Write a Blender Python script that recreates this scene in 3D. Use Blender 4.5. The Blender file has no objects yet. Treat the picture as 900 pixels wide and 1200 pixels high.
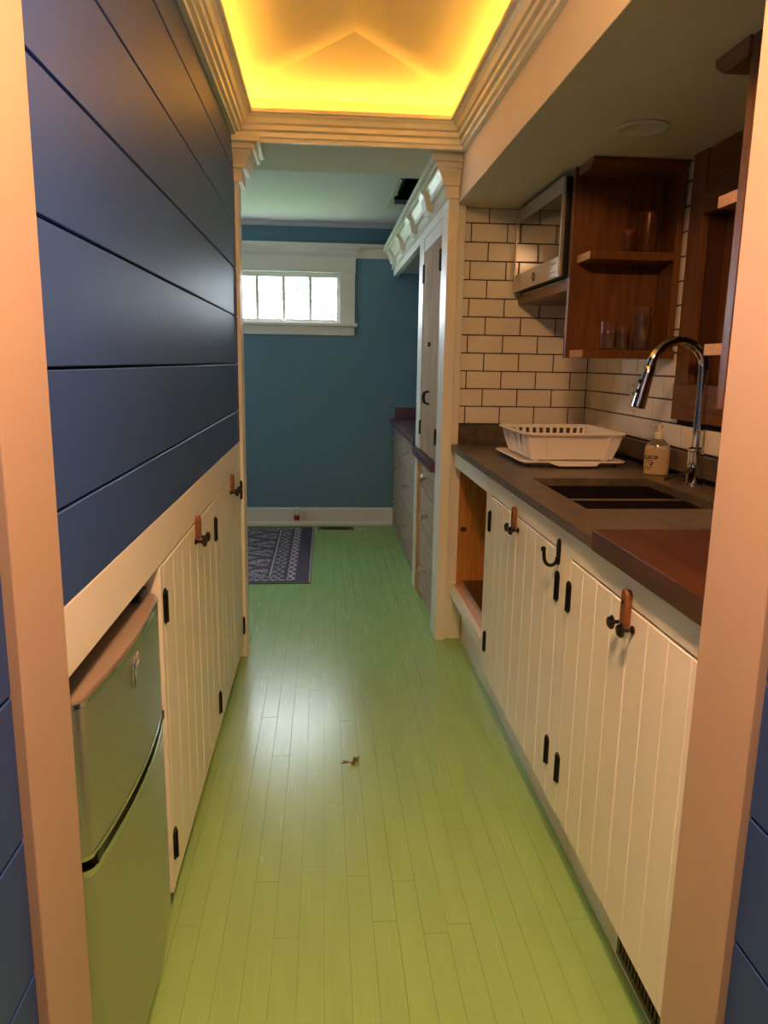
import bpy, math, random
from mathutils import Matrix, Vector
random.seed(7)
SC = bpy.context.scene
COL = SC.collection

# ------------------------------------------------------------------ camera
def cam_matrix(pitch, yaw, roll, loc):
    cy, sy, cp, sp = math.cos(yaw), math.sin(yaw), math.cos(pitch), math.sin(pitch)
    f = Vector((sy*cp, cy*cp, -sp)); rt = Vector((cy, -sy, 0)); up = rt.cross(f)
    cr, sr = math.cos(roll), math.sin(roll)
    r2 = rt*cr + up*sr; u2 = up*cr - rt*sr
    m = Matrix((( r2.x, u2.x, -f.x, loc[0]), (r2.y, u2.y, -f.y, loc[1]), (r2.z, u2.z, -f.z, loc[2]), (0, 0, 0, 1)))
    return m
cd = bpy.data.cameras.new('camera'); cam = bpy.data.objects.new('camera', cd); COL.objects.link(cam)
cd.sensor_fit = 'HORIZONTAL'; cd.sensor_width = 36.0; cd.lens = 880.32/900*36.0
cd.clip_start = 0.02; cd.clip_end = 100
cam.matrix_world = cam_matrix(0.19658446, 0.0812001, 0.01666708, (0, 0, 1.29))
SC.camera = cam
# ------------------------------------------------------------------ world, exposure
SC.view_settings.view_transform = 'Standard'; SC.view_settings.look = 'None'
SC.view_settings.gamma = 1.0; SC.view_settings.use_curve_mapping = False
SC.view_settings.exposure = 0.85
SKY_STRENGTH = 14.5
LED_STRENGTH = 16.5
HALL_STRENGTH = 160.0
w = bpy.data.worlds.new('sky'); SC.world = w; w.use_nodes = True
bg = w.node_tree.nodes['Background']; bg.inputs[0].default_value = (0.82, 0.92, 1.0, 1); bg.inputs[1].default_value = SKY_STRENGTH
def portal(name, loc, rot, sx, sy):
    l = bpy.data.lights.new(name, 'AREA'); l.shape = 'RECTANGLE'; l.size = sx; l.size_y = sy
    l.cycles.is_portal = True
    o = bpy.data.objects.new(name, l); COL.objects.link(o); o.location = loc; o.rotation_euler = rot
portal('daylight_portal', (-0.506, 5.99, 1.762), (-math.pi/2, 0, 0), 1.25, 0.37)
portal('daylight_portal', (-2.46, 4.75, 1.595), (0, -math.pi/2, 0), 0.29, 0.6)

# ------------------------------------------------------------------ materials
def lin(h):
    h = h.lstrip('#'); out = []
    for i in (0, 2, 4):
        c = int(h[i:i+2], 16)/255
        out.append(c/12.92 if c <= 0.04045 else ((c+0.055)/1.055)**2.4)
    return (*out, 1)
def mat(name, col, rough=0.5, metal=0.0, var=0.0, vscale=6.0, stretch=(1, 1, 1), bump=0.0, bscale=60.0, bstretch=(1, 1, 1),
        trans=0.0, emit=None, estr=0.0, coat=0.0, ior=1.45, col2=None, alpha=1.0, rvar=0.0, spec=0.5):
    m = bpy.data.materials.new(name); m.use_nodes = True; nt = m.node_tree; N = nt.nodes; L = nt.links
    b = N['Principled BSDF']
    c = lin(col) if isinstance(col, str) else (*col, 1)
    b.inputs['Base Color'].default_value = c; b.inputs['Roughness'].default_value = rough; b.inputs['Metallic'].default_value = metal
    b.inputs['IOR'].default_value = ior; b.inputs['Transmission Weight'].default_value = trans; b.inputs['Coat Weight'].default_value = coat
    b.inputs['Alpha'].default_value = alpha; b.inputs['Specular IOR Level'].default_value = spec
    if emit: b.inputs['Emission Color'].default_value = (*emit, 1); b.inputs['Emission Strength'].default_value = estr
    tc = N.new('ShaderNodeTexCoord')
    def noise(scale, st, detail=5):
        mp = N.new('ShaderNodeMapping'); mp.inputs['Scale'].default_value = st
        geo = N.new('ShaderNodeNewGeometry'); L.new(geo.outputs['Position'], mp.inputs[0])
        n = N.new('ShaderNodeTexNoise'); n.inputs['Scale'].default_value = scale; n.inputs['Detail'].default_value = detail
        L.new(mp.outputs[0], n.inputs['Vector']); return n
    if var > 0 or col2:
        n = noise(vscale, stretch); r = N.new('ShaderNodeValToRGB')
        lo = lin(col2) if col2 else tuple(x*(1-var) for x in c[:3])+(1,)
        hi = c if col2 else tuple(min(1, x*(1+var)) for x in c[:3])+(1,)
        r.color_ramp.elements[0].color = lo; r.color_ramp.elements[1].color = hi
        r.color_ramp.elements[0].position = 0.32; r.color_ramp.elements[1].position = 0.68
        L.new(n.outputs['Fac'], r.inputs[0]); L.new(r.outputs[0], b.inputs['Base Color'])
    if bump > 0:
        n = noise(bscale, bstretch, 6); bp = N.new('ShaderNodeBump'); bp.inputs['Strength'].default_value = bump; bp.inputs['Distance'].default_value = 0.002
        L.new(n.outputs['Fac'], bp.inputs['Height']); L.new(bp.outputs[0], b.inputs['Normal'])
        if rvar > 0:
            mr = N.new('ShaderNodeMapRange'); mr.inputs[3].default_value = rough-rvar; mr.inputs[4].default_value = rough+rvar
            L.new(n.outputs['Fac'], mr.inputs[0]); L.new(mr.outputs[0], b.inputs['Roughness'])
    return m
M = {}
M['green'] = mat('green_floor_paint', '#98c076', 0.25, var=0.05, vscale=3, stretch=(6, 1, 1), bump=0.22, bscale=24, bstretch=(5, 0.22, 1), rvar=0.07)
M['floor_gap'] = mat('floor_joint', '#8cb26d', 0.4)
M['blue'] = mat('blue_shiplap_paint', '#314f94', 0.45, spec=0.38, var=0.03, bump=0.12, bscale=40, bstretch=(1, 2, 20))
M['blue_edge'] = mat('blue_joint_shadow', '#0c1430', 0.8)
M['farblue'] = mat('slate_blue_wall_paint', '#688fa3', 0.6, bump=0.05, bscale=120)
M['white'] = mat('white_trim_paint', '#e9e5da', 0.38, var=0.015, bump=0.04, bscale=30)
M['cream'] = mat('cream_cabinet_paint', '#f3f0ea', 0.4, var=0.02, bump=0.06, bscale=30, bstretch=(4, 4, 0.5))
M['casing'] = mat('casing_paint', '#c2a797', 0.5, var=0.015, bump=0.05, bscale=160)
M['plaster'] = mat('plaster_paint', '#e2d8c4', 0.75, var=0.02, bump=0.12, bscale=25)
M['ceil'] = mat('far_ceiling_paint', '#dcd8dc', 0.8, bump=0.12, bscale=50)
M['tray'] = mat('tray_ceiling_paint', '#f2ead8', 0.85)
M['tile'] = mat('white_glazed_tile', '#f6f0e4', 0.13, var=0.03, vscale=9, bump=0.05, bscale=14)
M['grout'] = mat('dark_grout', '#2b221c', 0.9)
M['wood'] = mat('stained_wood', '#7d4f28', 0.38, col2='#5f3917', vscale=9, stretch=(6, 6, 0.6), bump=0.08, bscale=50, bstretch=(4, 4, 0.4))
M['wood_h'] = mat('stained_wood_horizontal', '#7d4f28', 0.38, col2='#5f3917', vscale=9, stretch=(6, 0.6, 6), bump=0.08, bscale=50, bstretch=(4, 0.4, 4))
M['endgrain'] = mat('pale_end_grain', '#c89a66', 0.6, var=0.1, vscale=60)
M['darkwood'] = mat('dark_brown_wood', '#4a2814', 0.5, var=0.15, vscale=8, stretch=(6, 6, 0.6))
M['pine'] = mat('raw_knotty_pine', '#c98d4c', 0.55, col2='#b0712f', vscale=10, stretch=(8, 8, 0.5))
M['pinkwood'] = mat('raw_shelf_board', '#d9b59d', 0.6, var=0.08, vscale=20, stretch=(6, 0.7, 6))
M['knot'] = mat('pine_knot', '#4b2410', 0.6)
M['pickled'] = mat('pickled_pale_wood', '#c2a888', 0.85, spec=0.12, col2='#9c8468', vscale=14, stretch=(6, 6, 0.35), bump=0.1, bscale=50, bstretch=(5, 5, 0.4))
M['pickled_h'] = mat('pickled_pale_wood_horizontal', '#c4ab96', 0.55, col2='#a08977', vscale=14, stretch=(6, 0.35, 6), bump=0.1, bscale=50, bstretch=(5, 0.4, 5))
M['purple'] = mat('purple_heart_wood', '#6d4a55', 0.35, col2='#54343f', vscale=14, stretch=(6, 0.5, 6))
M['slate'] = mat('dark_slate', '#6a5d4e', 0.36, col2='#51473b', vscale=14, stretch=(2, 1, 2), bump=0.12, bscale=70, rvar=0.06)
M['slate_edge'] = M['slate']
M['block'] = mat('reddish_butcher_block', '#4f2c18', 0.4, col2='#391c0d', vscale=9, stretch=(8, 0.8, 8), bump=0.08, bscale=50, bstretch=(6, .5, 6))
M['sink'] = mat('dark_composite_sink', '#1c1512', 0.4, var=0.1, vscale=200)
M['iron'] = mat('black_iron', '#121111', 0.42, metal=0.5)
M['bronze'] = mat('dark_bronze_knob', '#4a4038', 0.25, metal=0.9)
M['nickel'] = mat('brushed_nickel', '#b9b2a8', 0.28, metal=1)
M['latch'] = mat('wooden_turn_latch', '#8f5a34', 0.4, col2='#704224', vscale=30, stretch=(4, 4, 0.5))
M['chrome'] = mat('polished_chrome', '#e2e2e4', 0.06, metal=1)
M['steel'] = mat('stainless_steel', '#b6b9b2', 0.3, metal=0.85, bump=0.05, bscale=60, bstretch=(1, 20, 0.2))
M['chrome_trim'] = mat('chrome_trim', '#d6d4cc', 0.15, metal=1)
M['plastic'] = mat('white_plastic', '#f8f2ec', 0.35)
M['black'] = mat('black_plastic', '#0d0d0e', 0.35)
M['blackglass'] = mat('dark_door_glass', '#15120f', 0.05, coat=0.6)
M['mwsteel'] = mat('microwave_steel', '#bdb6aa', 0.32, metal=0.7)
M['glass'] = mat('clear_glass', '#ffffff', 0.02, trans=1.0, ior=1.45)
M['amberglass'] = mat('amber_glass', '#b5793f', 0.04, trans=0.85, ior=1.45)
M['pane'] = mat('window_pane_glass', '#ffffff', 0.0, trans=1.0, ior=1.02)
M['soap'] = mat('cream_soap', '#bda67c', 0.3)
M['bottle_clear'] = mat('clear_bottle_plastic', '#f2e6cf', 0.08, trans=0.9, ior=1.35)
M['pump'] = mat('soap_pump_plastic', '#e9ddc8', 0.35)
M['label_dark'] = mat('dark_label', '#1b1714', 0.5)
M['label_text'] = mat('pale_label_text', '#cdbb98', 0.5)
M['door_cap'] = mat('fridge_door_cap', '#a8988c', 0.35, metal=0.3)
M['sink_rib'] = mat('tan_sink_divider', '#7c6450', 0.35)  # divider is tan, paler than the bowls
M['led'] = mat('amber_led_strip', '#ffffff', 0.5, emit=(1.0, 0.45, 0.05), estr=LED_STRENGTH)
M['lamp'] = mat('hall_lamp_glow', '#ffffff', 0.5, emit=(1.0, 0.52, 0.24), estr=HALL_STRENGTH)
M['vent'] = mat('brown_vent_metal', '#5a4a32', 0.45, metal=0.4)
M['vent_dark'] = mat('vent_slot_black', '#0a0806', 0.9)
M['shaft'] = mat('dark_attic_boards', '#2a1710', 0.9, var=0.2)
M['torn'] = mat('torn_plasterboard', '#cfcac0', 0.9)
M['leaf'] = mat('dry_leaf', '#6b5a30', 0.7, var=0.2, vscale=80)
M['leafgreen'] = mat('tree_leaves', '#2c5a30', 0.6)
M['bark'] = mat('tree_bark', '#5a4a3a', 0.9)
M['grass'] = mat('lawn', '#7f9a5a', 0.9)
M['oil'] = mat('red_oil', '#b8451a', 0.1, trans=0.3)
M['lens'] = mat('recessed_lamp_lens', '#d0c6b4', 0.6)
M['socket'] = mat('ivory_socket_plate', '#e6d9c6', 0.4)

def rug_material():
    m = bpy.data.materials.new('patterned_rug'); m.use_nodes = True; nt = m.node_tree; N = nt.nodes; L = nt.links
    b = N['Principled BSDF']; b.inputs['Roughness'].default_value = 0.95
    geo = N.new('ShaderNodeNewGeometry'); sep = N.new('ShaderNodeSeparateXYZ'); L.new(geo.outputs['Position'], sep.inputs[0])
    def mth(op, a, bb=None, c=None):
        n = N.new('ShaderNodeMath'); n.operation = op
        for i, v in enumerate((a, bb, c)):
            if v is None: continue
            if isinstance(v, (int, float)): n.inputs[i].default_value = v
            else: L.new(v, n.inputs[i])
        return n.outputs[0]
    dx = mth('SUBTRACT', -0.079, sep.outputs[0])           # distance from the short edge
    dy = mth('SUBTRACT', 0.77, mth('ABSOLUTE', mth('SUBTRACT', sep.outputs[1], 5.06)))
    d = mth('MINIMUM', dx, mth('MULTIPLY', dy, 2.0))
    def band(v, a, bb): return mth('MULTIPLY', mth('GREATER_THAN', v, a), mth('LESS_THAN', v, bb))
    nz = N.new('ShaderNodeTexNoise'); nz.inputs['Scale'].default_value = 90; nz.inputs['Detail'].default_value = 4
    L.new(geo.outputs['Position'], nz.inputs['Vector'])
    speck = mth('GREATER_THAN', nz.outputs['Fac'], 0.5)
    sx = mth('SINE', mth('MULTIPLY', sep.outputs[1], 62.0)); sx2 = mth('SINE', mth('MULTIPLY', sep.outputs[0], 130.0))
    check = mth('GREATER_THAN', mth('MULTIPLY', sx, sx2), -0.15)
    # diamonds in the field
    u = mth('ABSOLUTE', mth('SUBTRACT', mth('FRACT', mth('MULTIPLY', sep.outputs[0], 2.6)), 0.5))
    v = mth('ABSOLUTE', mth('SUBTRACT', mth('FRACT', mth('MULTIPLY', sep.outputs[1], 4.0)), 0.5))
    dia = mth('ADD', u, v)
    diam = mth('ADD', band(dia, 0.10, 0.40), band(dia, 0.60, 0.9))
    field = mth('MULTIPLY', mth('GREATER_THAN', d, 0.27), mth('MULTIPLY', diam, speck))
    b1 = mth('MULTIPLY', band(d, 0.095, 0.145), check)
    b2 = mth('MULTIPLY', band(d, 0.165, 0.235), mth('MULTIPLY', check, speck))
    l1 = mth('ADD', band(d, 0.243, 0.255), band(d, 0.004, 0.012))
    tot = mth('MINIMUM', mth('ADD', mth('ADD', field, b1), mth('ADD', b2, l1)), 1.0)
    mix = N.new('ShaderNodeMix'); mix.data_type = 'RGBA'
    mix.inputs['A'].default_value = lin('#4d4c5c'); mix.inputs['B'].default_value = lin('#b3a6ad')
    L.new(tot, mix.inputs['Factor']); L.new(mix.outputs['Result'], b.inputs['Base Color'])
    bp = N.new('ShaderNodeBump'); bp.inputs['Strength'].default_value = 0.4; bp.inputs['Distance'].default_value = 0.002
    L.new(nz.outputs['Fac'], bp.inputs['Height']); L.new(bp.outputs[0], b.inputs['Normal'])
    return m
M['rug'] = rug_material()

# ------------------------------------------------------------------ builders
WL = {}                                                     # world location of every object built
class MB:
    def __init__(s): s.v = []; s.f = []
    def add(s, vs, fs):
        k = len(s.v); s.v += [tuple(p) for p in vs]; s.f += [tuple(k+i for i in f) for f in fs]; return s
    def box(s, x0, x1, y0, y1, z0, z1):
        x0, x1 = min(x0, x1), max(x0, x1); y0, y1 = min(y0, y1), max(y0, y1); z0, z1 = min(z0, z1), max(z0, z1)
        return s.add([(x0,y0,z0),(x1,y0,z0),(x1,y1,z0),(x0,y1,z0),(x0,y0,z1),(x1,y0,z1),(x1,y1,z1),(x0,y1,z1)],
                     [(0,3,2,1),(4,5,6,7),(0,1,5,4),(1,2,6,5),(2,3,7,6),(3,0,4,7)])
    def loops(s, loops, closed_u=True, caps=True):
        """skin between successive vertex loops of equal length"""
        n = len(loops[0]); vs = [p for l in loops for p in l]; fs = []
        for i in range(len(loops)-1):
            for j in range(n if closed_u else n-1):
                a = i*n+j; b = i*n+(j+1) % n; fs.append((a, b, b+n, a+n))
        if caps:
            fs.append(tuple(reversed(range(n)))); fs.append(tuple(range((len(loops)-1)*n, len(loops)*n)))
        return s.add(vs, fs)
    def prism(s, pts, axis, a, b):
        """2-d outline pulled along an axis; the outline's two coordinates are the other axes in order"""
        def p(u, v, w): return {'x': (w, u, v), 'y': (u, w, v), 'z': (u, v, w)}[axis]
        return s.loops([[p(u, v, a) for u, v in pts], [p(u, v, b) for u, v in pts]])
    def lathe(s, prof, c=(0, 0, 0), axis='z', n=20, sx=1.0, sy=1.0):
        ls = []
        for r, h in prof:
            l = []
            for k in range(n):
                t = 2*math.pi*k/n; u, v = r*math.cos(t)*sx, r*math.sin(t)*sy
                q = {'z': (u, v, h), 'x': (h, u, v), 'y': (u, h, v)}[axis]
                l.append((c[0]+q[0], c[1]+q[1], c[2]+q[2]))
            ls.append(l)
        return s.loops(ls)
    def tube(s, path, r, n=12):
        path = [Vector(p) for p in path]; ls = []; prev = None
        for i, p in enumerate(path):
            t = (path[min(i+1, len(path)-1)]-path[max(i-1, 0)]).normalized()
            if prev is None:
                a = Vector((0, 0, 1)) if abs(t.z) < 0.9 else Vector((0, 1, 0)); u = t.cross(a).normalized()
            else: u = (prev - t*prev.dot(t)).normalized()
            prev = u; v = t.cross(u); rr = r[i] if isinstance(r, (list, tuple)) else r
            ls.append([p+u*(rr*math.cos(2*math.pi*k/n))+v*(rr*math.sin(2*math.pi*k/n)) for k in range(n)])
        return s.loops(ls)
    def sphere(s, c, r, n=12, m=8, sz=1.0):
        return s.lathe([(max(1e-4, r*math.sin(math.pi*i/m)), -r*sz*math.cos(math.pi*i/m)) for i in range(m+1)], c, 'z', n)
def wl(o): return WL[o.name]
def link(o, parent, loc):
    COL.objects.link(o); WL[o.name] = Vector(loc)
    if parent is None: o.location = loc
    else: o.parent = parent; o.location = Vector(loc)-wl(parent)
    return o
def put(name, mb, m, parent=None, smooth=False, bevel=0.0, seg=2):
    xs, ys, zs = zip(*mb.v)
    c = Vector(((min(xs)+max(xs))/2, (min(ys)+max(ys))/2, min(zs)))
    me = bpy.data.meshes.new(name); me.from_pydata([(x-c.x, y-c.y, z-c.z) for x, y, z in mb.v], [], mb.f); me.validate()
    import bmesh
    bm = bmesh.new(); bm.from_mesh(me); bmesh.ops.recalc_face_normals(bm, faces=bm.faces); bm.to_mesh(me); bm.free()
    me.materials.append(M[m] if isinstance(m, str) else m)
    if smooth:
        me.shade_smooth()
        me.set_sharp_from_angle(angle=math.radians(38))
    o = bpy.data.objects.new(name, me); link(o, parent, c)
    if bevel:
        b = o.modifiers.new('bevel', 'BEVEL'); b.width = bevel; b.segments = seg; b.limit_method = 'ANGLE'; b.angle_limit = math.radians(40)
    return o
def bx(name, m, x0, x1, y0, y1, z0, z1, parent=None, bevel=0.0): return put(name, MB().box(x0, x1, y0, y1, z0, z1), m, parent, False, bevel)
def like(o, d, parent=None):
    """a copy of one object, moved by d in the world, sharing its mesh"""
    c = o.copy(); p = parent if parent is not None else None
    c.parent = None
    return link(c, p, wl(o)+Vector(d))
def empty(name, loc): return link(bpy.data.objects.new(name, None), None, loc)
def tag(o, label, cat, group=None):
    o['label'] = label; o['category'] = cat
    if group: o['group'] = group
    return o
def struct(o, label=None, cat=None):
    o['kind'] = 'structure'
    if label: o['label'] = label
    if cat: o['category'] = cat
    return o
CH = {}
def piece(name, m, axis, sign, a0, a1, b0, b1, front, depth, c, parent):
    """a chamfered board, plank or tile: front face on plane `axis`=front looking towards sign, spanning a0..a1, b0..b1"""
    key = (m, axis, sign, round(a1-a0, 4), round(b1-b0, 4), depth, c)
    ca, cb = (a0+a1)/2, (b0+b1)/2
    def P(a, b, d): return {'x': (d, a, b), 'y': (a, d, b), 'z': (a, b, d)}[axis]
    if key not in CH:
        ha, hb = (a1-a0)/2, (b1-b0)/2
        rings = []
        for (k, d) in ((0, -depth), (0, -c), (c, 0)):
            rings.append([P(u, v, sign*d) for u, v in ((-ha+k, -hb+k), (ha-k, -hb+k), (ha-k, hb-k), (-ha+k, hb-k))])
        mb = MB().loops(rings)
        me = bpy.data.meshes.new(name); me.from_pydata(mb.v, [], mb.f)
        import bmesh
        bm = bmesh.new(); bm.from_mesh(me); bmesh.ops.recalc_face_normals(bm, faces=bm.faces); bm.to_mesh(me); bm.free()
        me.materials.append(M[m]); CH[key] = me
    o = bpy.data.objects.new(name, CH[key])
    return link(o, parent, P(ca, cb, front))
def sweep(path_fn, prof):
    """profile points (d, z) closed; path_fn(d) -> list of (x, y)"""
    n = len(path_fn(0)); paths = [path_fn(d) for d, z in prof]
    loops = [[(*paths[k][i], prof[k][1]) for k in range(len(prof))] for i in range(n)]
    return MB().loops(loops)

XL, XR = -0.352, 0.568            # corridor left face, soffit face on the right
XF = 0.590                        # right cabinet face
YT, XS = 3.43, 1.208              # tiled end wall, tiled side wall
YB = 5.93                         # far wall
SEAMS = [0.15, 0.338, 0.524, 0.711, 0.898, 1.086, 1.273, 1.459, 1.645, 1.829, 2.014, 2.2, 2.386]

# ================================================================== STRUCTURE
# ---- floor: painted narrow boards on a subfloor
floor = struct(bx('floor', 'floor_gap', -2.5, 1.3, -1.3, 6.0, -0.06, -0.0035), 'green painted narrow board floor running the length of the galley', 'floor')
bw = 0.0572; x = -0.80; k = 0
while x < 0.66:
    y = 0.25 + random.uniform(-0.9, 0.0)
    while y < YB:
        ln = random.choice([0.62, 0.85, 1.1, 1.35]); y1 = min(y+ln, YB); y0 = max(y, 0.2)
        if y1-y0 > 0.03:
            piece('floor_board', 'green', 'z', 1, x, x+bw-0.0004, round(y0, 3), round(y1, 3)-0.0008, random.uniform(-0.0005, 0.0), 0.0035, 0.0006, floor)
        y = y1
    x += bw
r = MB()
xx = -2.4
while xx < -0.81: r.box(xx, xx+bw-0.0012, 3.3, YB, -0.0035, -0.0002); xx += bw
xx = -0.8
while xx < 0.66: r.box(xx, xx+bw-0.0012, -1.2, 0.2, -0.0035, -0.0002); xx += bw
xx = 0.6605
while xx < 1.2: r.box(xx, xx+bw-0.0012, 3.45, YB, -0.0035, -0.0002); xx += bw
o = put('floor_board_rest', r, 'green', floor); o['kind'] = 'stuff'

# ---- left wall: shiplap above the cabinets
wl_ = struct(bx('wall_left', 'blue_edge', -0.42, XL-0.012, 0.99, 3.31, 0.957, 2.60), 'wall of wide navy blue horizontal shiplap planks above the white cabinets', 'wall')
zz = [0.957]+[s for s in SEAMS if 1.0 < s < 2.2]+[2.15]
for a, b in zip(zz[:-1], zz[1:]):
    piece('plank', 'blue', 'x', 1, 1.0, 3.178, a+(0.0045 if a > 0.96 else 0), b, XL, 0.012, 0.0015, wl_)
# ---- near hall: shiplap both sides, casings
for side, xf, sg in (('hall_left', XL-0.012, 1), ('hall_right', 0.557, -1)):
    ww = struct(bx('wall_'+side, 'blue_edge', xf-sg*0.012, xf-sg*0.08, -1.25, 0.86, 0, 2.42),
                'navy blue shiplap hall wall before the %s casing' % ('fridge-side' if sg > 0 else 'butcher-block-side'), 'wall')
    zz = [0.0]+SEAMS+[2.42]
    for a, b in zip(zz[:-1], zz[1:]):
        piece('plank', 'blue', 'x', sg, -1.25, 0.85, a+0.0045, b, xf, 0.012, 0.0015, ww)
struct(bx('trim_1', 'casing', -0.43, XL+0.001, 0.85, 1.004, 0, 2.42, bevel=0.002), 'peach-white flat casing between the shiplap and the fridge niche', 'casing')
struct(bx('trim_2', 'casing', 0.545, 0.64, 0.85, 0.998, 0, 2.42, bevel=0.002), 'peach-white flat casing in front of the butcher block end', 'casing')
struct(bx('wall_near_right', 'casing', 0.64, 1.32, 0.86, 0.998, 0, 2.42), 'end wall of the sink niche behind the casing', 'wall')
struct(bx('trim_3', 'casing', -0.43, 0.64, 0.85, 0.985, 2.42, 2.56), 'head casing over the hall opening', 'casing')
struct(bx('wall_hall_end', 'plaster', -0.5, 0.7, -1.32, -1.25, 0, 2.42), 'plain wall closing the hall', 'wall')
struct(bx('ceiling_hall', 'plaster', -0.5, 0.7, -1.32, 0.85, 2.42, 2.48), 'flat hall ceiling', 'ceiling')
struct(bx('wall_light_seal_left', 'darkwood', -1.06, -1.0, -1.4, 3.31, -0.06, 2.7), 'unseen light seal added behind the fridge run', 'wall')  # unseen shell walls added to stop sky light leaking into the galley
struct(bx('wall_light_seal_right', 'darkwood', 1.33, 1.40, -1.4, 6.02, -0.06, 2.7), 'unseen light seal added behind the sink run', 'wall')
struct(bx('wall_light_seal_near', 'darkwood', -1.0, 1.33, -1.46, -1.4, -0.06, 2.7), 'unseen light seal added behind the hall', 'wall')
struct(bx('ceiling_light_seal', 'darkwood', -1.06, 1.40, -1.46, 3.75, 2.70, 2.76), 'unseen light seal added above the galley', 'ceiling')  # unseen lid added over the shell to keep sky light out
# ---- soffit over the sink niche, niche walls
struct(bx('ceiling_niche', 'plaster', XR, 1.32, 0.998, YT, 1.957, 2.60, bevel=0.002), 'dropped cream soffit above the sink niche', 'soffit')
wt = struct(bx('wall_niche_end', 'grout', 0.60, 1.32, YT-0.0015, YT+0.06, 0.0, 1.957), 'end wall of cream brick-laid tile with dark joints', 'wall')
TH, TW, G = 0.0795, 0.161, 0.0045
row = 0; z = 1.022
while z < 1.957:
    z1 = min(z+TH-G, 1.955)
    x = 0.602 - (0.118 if row % 2 == 0 else 0.04)
    while x < XS-0.003:
        a, b = max(x, 0.604), min(x+TW-G, XS-0.004)
        if b-a > 0.012 and z1-z > 0.012: piece('tile', 'tile', 'y', -1, round(a, 4), round(b, 4), round(z, 4), round(z1, 4), YT-0.004, 0.008, 0.0018, wt)
        x += TW
    z += TH; row += 1
ws = struct(put('wall_niche_side', MB().box(XS-0.0018, 1.30, 0.998, 1.70, 0, 1.957).box(XS-0.0018, 1.30, 2.42, YT-0.0016, 0, 1.957).box(XS-0.0018, 1.30, 1.70, 2.42, 0, 1.20).box(XS-0.0018, 1.30, 1.70, 2.42, 1.77, 1.957), 'grout'),
            'side wall of cream brick-laid tile around the wooden window', 'wall')
row = 0; z = 1.022
while z < 1.957:
    z1 = min(z+TH-G, 1.955)
    y = YT-0.004 + (0.0 if row % 2 == 0 else 0.08)
    while y > 1.02:
        a, b = max(y-TW+G, 1.02), min(y, YT-0.006)
        lo = 1.50 if z1 > 1.13 else 1.02
        def emit_t(a, b):
            if b-a > 0.012 and z1-z > 0.012: piece('tile', 'tile', 'x', -1, round(a, 4), round(b, 4), round(z, 4), round(z1, 4), XS-0.004, 0.008, 0.0018, ws)
        if z1 > 1.13:
            if b > 2.50: emit_t(max(a, 2.50), b)
        else: emit_t(a, b)
        y -= TW
    z += TH; row += 1
# ---- post between niche and far room (two stepped boards)
struct(put('trim_4', MB().box(0.526, 0.572, 3.35, 3.50, 0, 2.14).box(0.572, 0.606, 3.372, 3.44, 0, 1.957).box(0.606, 0.648, 3.372, 3.40, 0, 0.90), 'cream', bevel=0.0015), 'cream stepped post at the end of the tiled niche', 'post')
# ---- left post
struct(put('trim_5', MB().box(-0.45, -0.339, 3.18, 3.295, 0.0, 2.14), 'cream', bevel=0.002), 'cream post at the end of the shiplap wall', 'post')
struct(bx('wall_far_front', 'farblue', -2.42, -0.40, 3.312, 3.40, 0, 2.32), 'slate blue far room wall behind the shiplap', 'wall')
# ---- header beam
struct(bx('wall_header', 'plaster', -0.42, 0.60, 3.205, 3.68, 2.137, 2.62), 'flat header between galley and far room', 'beam')
# ---- tray ceiling with hip end
zb, zr, xr = 2.29, 2.44, 0.108
y0, y1, ya, yn = 1.0, 3.205, 2.95, 1.26
tr = MB().add([(XL-.02, y0, zb), (XR+.02, y0, zb), (XR+.02, y1, zb), (XL-.02, y1, zb), (xr, yn, zr), (xr, ya, zr),
               (XL-.02, y0, zb+.3), (XR+.02, y0, zb+.3), (XR+.02, y1, zb+.3), (XL-.02, y1, zb+.3)],
              [(0, 4, 5, 3), (1, 2, 5, 4), (3, 5, 2), (0, 1, 4), (6, 7, 8, 9), (0, 6, 9, 3), (1, 2, 8, 7), (3, 9, 8, 2), (0, 1, 7, 6)])
struct(put('ceiling', tr, 'tray'), 'hip shaped tray ceiling glowing amber from hidden strip light', 'ceiling')
struct(bx('wall_tray_left', 'tray', -0.43, XL-0.0, 1.0, 3.2, 2.152, 2.60), 'upstand of the tray ceiling above the shiplap', 'wall')
struct(bx('wall_tray_near', 'tray', XL, XR, 0.986, 1.0, 2.13, 2.60), 'upstand of the tray ceiling over the hall opening', 'wall')
CROWN = [(0, 2.126), (0.018, 2.126), (0.018, 2.140), (0.030, 2.142), (0.031, 2.156), (0.024, 2.157), (0.024, 2.162), (0.040, 2.166), (0.043, 2.178), (0.036, 2.180), (0.036, 2.184), (0.048, 2.188),
         (0.056, 2.204), (0.066, 2.212), (0.066, 2.216), (0.078, 2.218), (0.078, 2.232), (0.070, 2.232), (0.060, 2.216), (0.030, 2.200), (0.0, 2.200)]
ce = MB(); R0 = (XL, 1.0, XR, 3.205)
ls = [[(R0[0]+d, R0[1]+d, z), (R0[2]-d, R0[1]+d, z), (R0[2]-d, R0[3]-d, z), (R0[0]+d, R0[3]-d, z)] for d, z in CROWN]
ce.loops(ls+[ls[0]], caps=False)
struct(put('trim_6', ce, 'cream', smooth=False), 'stepped crown moulding framing the glowing tray ceiling', 'moulding')
# led strip in the cove behind the crown
led = MB()
d0, d1, za, zc = 0.036, 0.048, 2.208, 2.212
for q in range(1):
    lo = [[(R0[0]+d, R0[1]+d, z), (R0[2]-d, R0[1]+d, z), (R0[2]-d, R0[3]-d, z), (R0[0]+d, R0[3]-d, z)] for d, z in ((d0, za), (d1, za), (d1, zc), (d0, zc))]
    led.loops(lo+[lo[0]], caps=False)
tag(put('led_strip', led, 'led'), 'amber strip light lying in the cove behind the crown moulding', 'light strip')
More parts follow.
